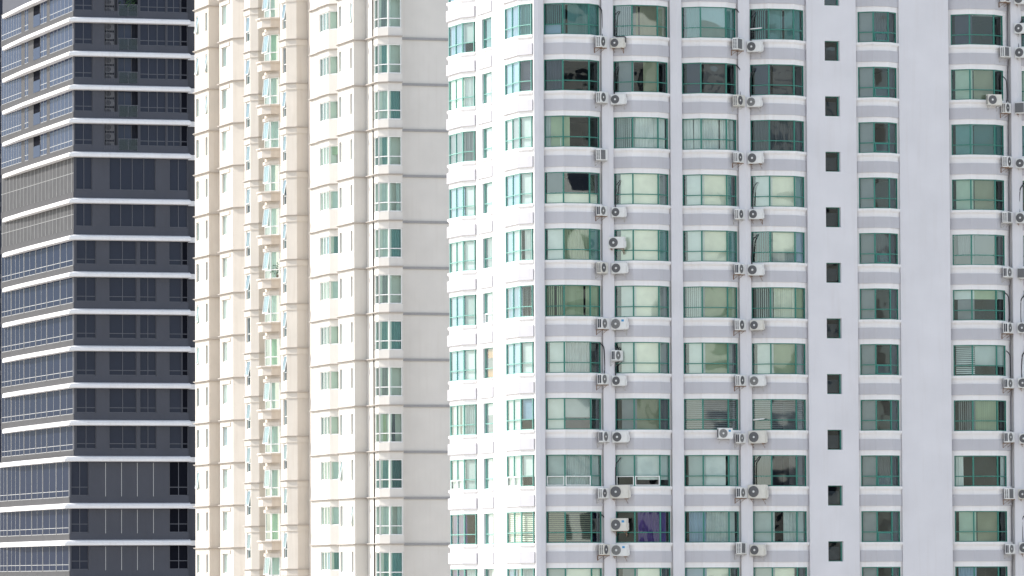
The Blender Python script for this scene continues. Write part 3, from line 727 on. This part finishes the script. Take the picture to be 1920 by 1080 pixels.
# wing 3 (half a storey off)
ZS = .78-2.35
p = (10.2, 95.37); q_ = ch(p, .69); w3 = [(10.2, 96.92), p, q_, (11.5, q_[1])]
wing(w3, 'cream', [(0, tof(w3, 0, 96.56), tof(w3, 0, 95.52), .52, 1.75)], ZS, BK); cornice(w3[:3]+[(11.2, q_[1])], ZS, band=.38)
strip_win('awning_window', (10.2, 96.56), (10.2, 95.52), .52, 1.75, ZS, [[], [], [(RL, 'dgrey')]], transom=.6, openp=.9, gl='glass_b')
# balcony bay between wings 3 and 4
ZBAL = 2.72-2.35
s0 = (10.0, 91.55); slab = [(10.0, 92.66), s0, ch(s0, .75), (11.9, ch(s0, .75)[1])]
p = (10.6, 91.56); bay = [(10.6, 93.05), p, ch(p, .75), (11.9, ch(p, .75)[1])]
b = B(); prism(b, slab+[(12.2, slab[-1][1]), (12.2, 92.66)], -.66, -.10); ring(b, slab, .12, .05, -.10, .0); ring(b, slab, .06, .05, -.16, -.10)
sl_ = mesh('balcony_slab', b, M['cream2'])
b = B(); prism(b, bay+[(12.2, bay[-1][1]), (12.2, 93.05)], -1.08, -.66); ring(b, bay, .14, .02, -1.10, -.88); hd = mesh('window_head', b, M['cream2'])
bf = frame_mesh('balcony_window', bay[:3]+[(11.6, bay[-1][1])], (1, 1, 1), 1.9, .62, M['wframe'], bw=.07); bp_ = pane_mesh('glass_pane', bay[:3]+[(11.6, bay[-1][1])], 1.9, M['glass_c'])
bspec = [[(D_, 'pale', .48, .72)], [(D_, 'pale', .47, .8)], [(D_, 'white', .5, .7)], [(D_, 'lgreen', .52, .72)], [(D_, 'pale', .5, .66)]]
for n in CN:
    z = ZC+ZBAL+3*n
    o = link('balcony_slab', sl_, CT, (0, 0, z)); link('window_head', hd, o)
    put_window('balcony_window', CT, bf, bp_, bay[:3]+[(11.6, bay[-1][1])], 1.9, z-1.10, rnd.choice(bspec))
    # pushed out top-hung sash on the left pane
    if rnd.random() < .85:
        s = B(); l = 1.4; hs = 1.22; w = .05
        box(s, 0, l, -.03, 0, -w, 0); box(s, 0, l, -.03, 0, -hs, -hs+w); box(s, 0, w, -.03, 0, -hs+w, -w); box(s, l-w, l, -.03, 0, -hs+w, -w)
        so_ = link('sash', mesh('sash', s, M['wframe']), o, (10.57, 93.0, -1.13)); so_.rotation_euler = (Matrix.Rotation(-math.pi/2, 3, 'Z') @ Matrix.Rotation(-R(rnd.uniform(4, 8)), 3, 'X')).to_euler()
        g_ = B(); quad(g_, (w, -.015, -hs+w), (l-w, -.015, -hs+w), (l-w, -.015, -w), (w, -.015, -w)); link('sash_glass', mesh('sash_glass', g_, M['glass_b']), so_)
# wing 4
p = (10.3, 86.26); q_ = ch(p, .86); w4 = [(10.3, 87.74), p, q_, (11.62, q_[1])]
wing(w4, 'cream', [(0, tof(w4, 0, 87.2), tof(w4, 0, 86.32), .52, 1.75)], ZS, BK); cornice(w4, ZS, band=.38)
strip_win('awning_window', (10.3, 87.2), (10.3, 86.32), .52, 1.75, ZS, [[], [], [(RL, 'dgrey')]], transom=.6, openp=.9, gl='glass_b')
# right block: narrow wall, bay, wall, corner bay, long plain wall
wb = [(11.0, 82.61), (11.0, 80.0), (12.4, 80.0)]
wing(wb, 'offwhite', [], 0, BK)
p = (10.9, 77.71); bb = [(10.9, 80.09), p, ch(p, .95), (11.8, ch(p, .95)[1])]
wing(bb, 'offwhite', [(0, .04, 1, .47, 1.25), (1, 0, .92, .47, 1.25)], 0, BK)
bpts = offset([(10.9, 80.0), p, ch(p, .86)], -.06)
fm = frame_mesh('bay_window', bpts, (3, 1), 1.25, None, M['wframe'], bw=.06); pm = pane_mesh('glass_pane', bpts, 1.25, M['glass_c'])
bs = [[(RL, 'pale', .76, 1)], [(D_, 'teal', .74, 1), (RL, 'sky', .3, .6)], [(RL, 'sage', .74, 1, 0, .5)], [(D_, 'white', 0, .3), (RL, 'lgreen', .8, 1)], [(RL, 'sky', 0, .5), (D_, 'sage', .74, 1)], [(D_, 'grey', .0, .4)]]
for n in CN: put_window('bay_window', CT, fm, pm, bpts, 1.25, ZC+3*n-.47, rnd.choice(bs))
wl = [(10.7, 74.8), (10.7, 70.99), (11.75, 70.99)]
W2 = [(0, tof(wl, 0, 74.48), tof(wl, 0, 73.91), .5, 1.35), (0, tof(wl, 0, 71.81), tof(wl, 0, 71.33), .5, 1.35)]
wing(wl, 'offwhite', W2, 0, BK)
for y0, y1 in ((74.48, 73.91), (71.81, 71.33)): strip_win('narrow_window', (10.7, y0), (10.7, y1), .5, 1.35, 0, dim, openp=.15)
lw = [(11.55, 70.9), (11.55, 69.3)]
wing([(11.55, 70.9), (11.55, 69.2), (13.0, 69.2)], 'offwhite', [], 0, BK)
p = (11.55, 68.25); q_ = ch(p, .83); bc = [(11.55, 69.5), p, q_, (13.02, q_[1]), (13.02, 69.1)]
wing(bc, 'offwhite', [(0, .28, 1, .55, 1.92, .45), (1, 0, 1, .55, 1.92, .3), (2, 0, .96, .55, 1.92, .55)], 0, BK)
cpts = offset([lerp(bc[0], p, .3), p, q_, lerp(q_, bc[3], .95)], -.05)
fm = frame_mesh('corner_window', cpts, (1, 1, 1), 1.92, .6, M['wframe'], bw=.065); pm = pane_mesh('glass_pane', cpts, 1.92, M['glass_c'])
cs = [[(D_, 'teal', .0, .7), (D_, 'dteal', .7, 1)], [(D_, 'teal', 0, .62)], [(D_, 'pale', 0, .6), (D_, 'teal', .62, 1)], [(D_, 'grey', 0, .62)], [(D_, 'teal')], [(D_, 'sage', .1, .5), (D_, 'dgrey', .66, .8)], [(D_, 'pale', 0, .6), (D_, 'pale', .85, 1)]]
for n in CN: put_window('corner_window', CT, fm, pm, cpts, 1.92, ZC+3*n-.55, rnd.choice(cs))
bm = walls['offwhite']; box(bm, 13.0, 40, 69.0, 108, 0, CTOP+2)
box(bm, 11.6, 13.0, 69.25, 82.0, 0, CTOP+2)
cornice([(11.0, 82.61), (11.0, 80.1), (10.9, 80.05), (10.9, 77.71), ch((10.9, 77.71), .95), (11.6, ch((10.9, 77.71), .95)[1])], 0)
cornice(wl, 0)
cornice([(11.55, 70.9), (11.55, 68.25), q_, (13.02, q_[1])], 0, name='bay_cornice')
b = B(); ring(b, [(13.02, 69.0), (20, 69.0)], .10, .05, -.13, .03); me = mesh('wall_cornice', b, M['cornice_g'])
for n in CN: link('wall_cornice', me, CT, (0, 0, ZC+3*n))
for k, v in walls.items(): link('wall', mesh('wall', v, M[k]), CT)
# potted plant behind a balcony window
def plant(label, loc, s=1.0):
    e = empty('potted_plant', label, 'plant', loc)
    b = B(); n = 12
    for (r0, z0, r1, z1) in ((.11, 0, .15, .26), ):
        lo = [b.verts.new((r0*s*math.cos(6.2832*i/n), r0*s*math.sin(6.2832*i/n), z0)) for i in range(n)]; hi = [b.verts.new((r1*s*math.cos(6.2832*i/n), r1*s*math.sin(6.2832*i/n), z1*s)) for i in range(n)]
        for i in range(n): b.faces.new((lo[i], lo[(i+1) % n], hi[(i+1) % n], hi[i]))
        b.faces.new(lo[::-1]); b.faces.new(hi)
    link('pot', mesh('pot', b, M['pot']), e)
    b = B()
    for i in range(90):
        v = Vector((rnd.gauss(0, .16), rnd.gauss(0, .16), .3+abs(rnd.gauss(.25, .2))))*s
        d = Vector((rnd.uniform(-1, 1), rnd.uniform(-1, 1), rnd.uniform(-.4, 1))).normalized()*.12*s; u = d.orthogonal().normalized()*.035*s
        b.faces.new([b.verts.new(v-d), b.verts.new(v+u), b.verts.new(v+d), b.verts.new(v-u)])
    for i in range(6): tube(b, [(0, 0, .2*s), (rnd.gauss(0, .1)*s, rnd.gauss(0, .1)*s, .6*s)], .008*s, 4)
    link('foliage', mesh('foliage', b, M['leaf']), e)
plant('green potted plant behind a balcony window of the cream tower', (11.05, 91.6, ZC+ZBAL+3*6.0+.02), 1.1)

# ================================================================== DARK TOWER
DT = empty('dark_tower', 'charcoal high-rise with white ledges at every storey, at the left', 'building')
DX, DY, DXR, DYL = 23.42, 205.8, 33.86, 235.6
LV = [53.13, 50.13, 47.11, 44.11, 41.13, 38.13, 34.01, 30.74, 27.47, 24.17, 20.89, 17.61, 14.29, 11.10, 6.94, 3.67, .4, -2.87]   # ledge tops above the eye
LV = [z+CAMZ for z in LV]
# kinds of storey between ledge i and ledge i+1
KIND = ['up']*5+['mech']*2+['mid']*6+['low']*4
Ddef = {  # openings on the shaded front: x0, x1, panes, style
 'up': [(23.48, 25.12, 2, 'pane'), (26.18, 27.40, 1, 'recess'), (27.46, 29.26, 1, 'balcony'), (29.45, 31.85, 3, 'pane'), (31.95, 33.18, 2, 'pane'), (33.22, 33.84, 1, 'black')],
 'mech': [(23.60, 25.08, 2, 'pane'), (26.63, 30.87, 4, 'pane'), (32.14, 33.82, 2, 'pane')],
 'mid': [(23.62, 25.42, 2, 'pane'), (26.60, 29.11, 2, 'pane'), (29.41, 30.92, 2, 'pane'), (32.09, 33.25, 1, 'pane'), (33.29, 33.84, 1, 'black')],
 'low': [(23.14, 24.74, 2, 'pane'), (32.10, 33.82, 2, 'black')]}
bw = B(); bl = B(); brc = B()
def dark_storey(z0, z1, kind):
    """z0 ledge below, z1 ledge above"""
    sill = z0+(.62 if kind != 'up' else .58); head = z1-.42
    if kind == 'mech': sill = z0+.72
    x0 = DX-(.38 if kind == 'low' else 0)
    # front wall
    box(bw, x0, DXR, DY, DY+9, z0, sill); box(bw, x0, DXR, DY, DY+9, head, z1)
    xs = x0
    for (a, b_, n, st) in Ddef[kind]:
        if a > xs+.001: box(bw, xs, a, DY, DY+9, sill, head)
        xs = b_
        if st in ('pane', 'black'):
            P = [(a, DY+.10), (b_, DY+.10)]; h = head-sill
            box(bw, a, b_, DY+.35, DY+9, sill, head)
            fm = frame_mesh('window', P, (n,), h, (.45 if kind in ('mid', 'up') else (.75 if kind == 'low' else None)), M['dmull'], bw=.06, dep=.06)
            o = link('window', fm, DT, (0, 0, head)); link('glass_pane', pane_mesh('glass_pane', P, h, M['black'] if st == 'black' else M['dglass'], .04), o)
        else:
            dp = .95 if st == 'recess' else .8
            box(bw, a, b_, DY+dp, DY+9, sill, head)
            b_2 = B(); y_ = DY+dp-.02
            quad(b_2, (a+.01, y_, sill), (b_-.01, y_, sill), (b_-.01, y_, head), (a+.01, y_, head))
            for xx in (a+.012, b_-.012): quad(b_2, (xx, DY+.12, sill), (xx, y_, sill), (xx, y_, head), (xx, DY+.12, head))
            quad(b_2, (a+.01, DY+.12, head-.012), (b_-.01, DY+.12, head-.012), (b_-.01, y_, head-.012), (a+.01, y_, head-.012))
            link('recess_shade_lining', mesh('recess_shade_lining', b_2, M['recess']), DT)
            if st == 'balcony':
                P = [(a+.05, DY+dp-.14), (b_-.4, DY+dp-.14)]; o = link('balcony_door', frame_mesh('balcony_door', P, (2,), head-sill-.05, None, M['dmull'], bw=.06), DT, (0, 0, head-.03))
                link('glass_pane', pane_mesh('glass_pane', P, head-sill-.05, M['doorglass'], .03), o)
    if xs < DXR-.001: box(bw, xs, DXR, DY, DY+9, sill, head)
    # setback beyond the right end
    box(bw, DXR, 37.5, DY+1.1, DY+9, z0, z1)
    # left wall: base band, head band
    xl = x0
    box(bl, xl, DX+5, DY+9, DYL, z0, z1)
    box(bl, xl-.0, DX+1, DY+.02, DY+9, z0+.01, z1-.01) if False else None
    sl0, hd0 = z0+.50, z1-.10
    b_ = B(); ring(b_, [(xl-.004, DYL), (xl-.004, DY+.002)], .05, .0, z0+.0, sl0); ring(b_, [(xl-.004, DYL), (xl-.004, DY+.002)], .05, .0, hd0, z1)
    link('side_band', mesh('side_band', b_, M['conc']), DT)
    h = hd0-sl0
    if kind == 'mech':
        P = [(xl-.004, DYL-.05), (xl-.004, DY+.02)]
        b_ = B(); bar(b_, P[0], P[1], -h, 0, .02, 0, 0)
        for i in range(20):
            t = (i+.5)/20; c = lerp(P[0], P[1], t); bar(b_, (c[0], c[1]+.05), (c[0], c[1]-.05), -h, 0, .045, -.021, 1)
        bar(b_, P[0], P[1], -h*.52-.03, -h*.52+.02, .04, -.021, 1)
        link('louvre_panel', mesh('louvre_panel', b_, [M['tile'], M['gmull']]), DT, (0, 0, hd0))
        return
    if kind == 'up': segs = [(235.5, 226.9, 8), (225.6, 224.0, 2), (219.1, 216.4, 2), (215.3, 206.2, 6)]
    else: segs = [(235.4, 231.4, 3), (231.2, 226.0, 3), (225.8, 221.1, 2), (220.9, 216.6, 2), (216.4, 211.2, 2), (211.0, 206.1, 2)]
    for (ya, yb, n) in segs:
        P = [(xl-.03, ya), (xl-.03, yb)]
        fm = frame_mesh('side_window', P, (n,), h, .5 if kind != 'low' else .55, M['lmull'], bw=.042, dep=.03)
        o = link('side_window', fm, DT, (0, 0, hd0)); link('glass_pane', pane_mesh('glass_pane', P, h, M['dglass2'] if kind == 'up' else M['nglass'], .012), o)
    if kind == 'up':
        for ya, yb in ((226.9, 225.6), (224.0, 221.8), (216.4, 215.3)):
            b_ = B(); bar(b_, (xl-.004, ya), (xl-.004, yb), -h, 0, .05, 0); link('side_pier', mesh('side_pier', b_, M['conc']), DT, (0, 0, hd0))
        b_ = B(); bar(b_, (xl-.004, 221.8), (xl-.004, 219.1), -h, 0, .008, 0); link('side_recess_shade', mesh('side_recess_shade', b_, M['black']), DT, (0, 0, hd0))  # flat black sheet, painted shade in place of a balcony slot
        b_ = B(); bar(b_, (xl-.02, 221.8), (xl-.02, 219.1), -h, -h+1.05, .05, -.03); link('side_railing', mesh('side_railing', b_, M['dglass2']), DT, (0, 0, hd0))
ncon = 0
for i in range(len(LV)-1):
    z1, z0, kind = LV[i], LV[i+1], KIND[i]
    dark_storey(z0, z1, kind)
    x0 = DX-(.38 if i >= 13 else 0)
    # ledge at z1 : sloped top over a fascia, running round the corner, tapering at the far end
    if True:
        o_ = .6
        outer = [(x0-.30, 233.9), (x0-.42, 230), (x0-o_, 224), (x0-o_, DY-o_), (DXR+.12, DY-o_)]
        inner = [(x0+.05, 234.6), (x0+.05, 230), (x0+.05, 224), (x0+.05, DY+.05), (DXR+.12, DY+.05)]
        b_ = B()
        rows = []
        for (u, v) in zip(outer, inner):
            rows.append([b_.verts.new((*v, -.02)), b_.verts.new((*lerp(v, u, .55), -.12)), b_.verts.new((*lerp(v, u, .80), -.15)), b_.verts.new((*lerp(v, u, .82), -.25)), b_.verts.new((*u, -.28)), b_.verts.new((*u, -.50)), b_.verts.new((*v, -.54))])
        for a, c in zip(rows, rows[1:]):
            for j in range(7): b_.faces.new((a[j], a[(j+1) % 7], c[(j+1) % 7], c[j]))
        b_.faces.new(rows[0]); b_.faces.new(rows[-1])
        box(b_, DXR+.12, 37.4, DY+.75, DY+1.2, -.55, -.1)
        link('ledge', mesh('ledge', b_, M['ledge']), DT, (0, 0, z1))
    if kind == 'up':
        # balcony glass, louvre bars in front of the condensers
        h = 1.05; b_ = B(); bar(b_, (27.5, DY-.02), (29.24, DY-.02), .06, h, .012, 0)
        rl = link('railing_glass', mesh('railing_glass', b_, M['rail']), DT, (0, 0, z0+.1))
        b_ = B(); bar(b_, (27.46, DY-.02), (29.26, DY-.02), h, h+.05, .03, .02)
        for x in (27.5, 28.36, 29.22): box(b_, x-.02, x+.02, DY-.045, DY+.01, 0, h)
        link('handrail', mesh('handrail', b_, M['dmull']), rl)
        b_ = B()
        for j in range(9):
            x = 26.22+j*.148; box(b_, x-.018, x+.018, DY-.02, DY+.03, .1, z1-z0-.45)
        link('bar_screen', mesh('bar_screen', b_, M['dmull']), DT, (0, 0, z0+.1))
link('wall', mesh('wall', bw, M['grey_c']), DT); link('wall', mesh('wall', bl, M['conc']), DT)
bm = B(); box(bm, DX-.3, 37.4, DY+.1, DYL, 0, LV[-1]); link('base', mesh('base', bm, M['grey_c']), DT)
bm = B(); box(bm, DX+.1, 37.4, DY+.1, DYL, LV[0], LV[0]+4); link('roof_storey', mesh('roof_storey', bm, M['grey_c']), DT)
bm = B()
for z in (LV[13], LV[14], LV[15]):
    for x in (26.27, 27.72, 29.16, 30.63):
        box(bm, x-.025, x+.025, DY-.02, DY-.001, z-( (LV[13]-LV[14]) if z == LV[13] else 3.27)+.55, z-.62)
link('panel_joint', mesh('panel_joint', bm, M['lmull']), DT)
# condensers stacked in the recess behind the bars
DAC = ac_meshes(plain('grey_condenser', (.20, .20, .215)), M['vent'], .78, .60, .3)
for i in range(0, 5):
    for j in range(3):
        e = empty('air_conditioner', 'dark condenser, %s of stack behind bars, %s storey of dark tower' % (('lowest', 'middle', 'topmost')[j], ORD[i]), 'air conditioner', (26.72, DY+.52, LV[i+1]+.32+j*.78), R(2), 'condensers behind the bars of the dark tower')
        link('casing', DAC['casing'], e); link('fan_grille', DAC['fan'], e)
plant('green potted plant on the top left balcony of the dark tower', (28.75, DY+.5, LV[1]+.1), 1.9)

# ================================================================== NAVY TOWER at the far left edge
NT_ = empty('navy_tower', 'dark navy tower with pale slab edges, a sliver at the far left edge', 'building')
bm = B(); box(bm, 30, 75.2, 407, 430, 0, 125); link('wall', mesh('wall', bm, M['dglass']), NT_)
b = B(); bar(b, (29.9, 407), (75.3, 407), -.4, .2, .2, .1); me = mesh('slab_edge', b, M['grey_c'])
for k in range(16): link('slab_edge', me, NT_, (0, 0, CAMZ+20+3*k))

# ================================================================== city behind the viewer, mirrored in the glass
def block(x, y, wx, wy, hz, mat, rz, lab):
    e = empty('tower_block', lab, 'building', (x, y, 0), R(rz))
    b = B(); box(b, -wx/2, wx/2, -wy/2, wy/2, 0, hz); link('wall', mesh('wall', b, M[mat]), e)
    b = B(); n = int(hz/3.2)
    for k in range(2, n, 2):
        z = k*3.2
        for i in range(int(wx/8)):
            xx = -wx/2+4+i*8
            box(b, xx-2.6, xx+2.6, wy/2, wy/2+.03, z, z+2.6)
        for i in range(int(wy/4)):
            yy = -wy/2+2+i*4
            box(b, -wx/2-.03, -wx/2, yy-1.0, yy+1.0, z, z+1.5)
    link('window_grid', mesh('window_grid', b, M['dglass']), e)
block(60, -210, 34, 24, 92, 'offwhite', 8, 'off-white tower block behind the viewer, seen only in the window glass')
block(120, -330, 46, 24, 104, 'cream', -6, 'long cream tower block behind the viewer, seen only in the window glass')
block(12, -330, 26, 26, 70, 'cream2', 12, 'warm cream tower block behind the viewer, seen only in the window glass')
block(88, -262, 15, 20, 112, 'grey_c', -10, 'slim dark tower block behind the viewer, seen only in the window glass')
block(200, -190, 30, 30, 82, 'white', 20, 'white tower block behind the viewer, seen only in the window glass')
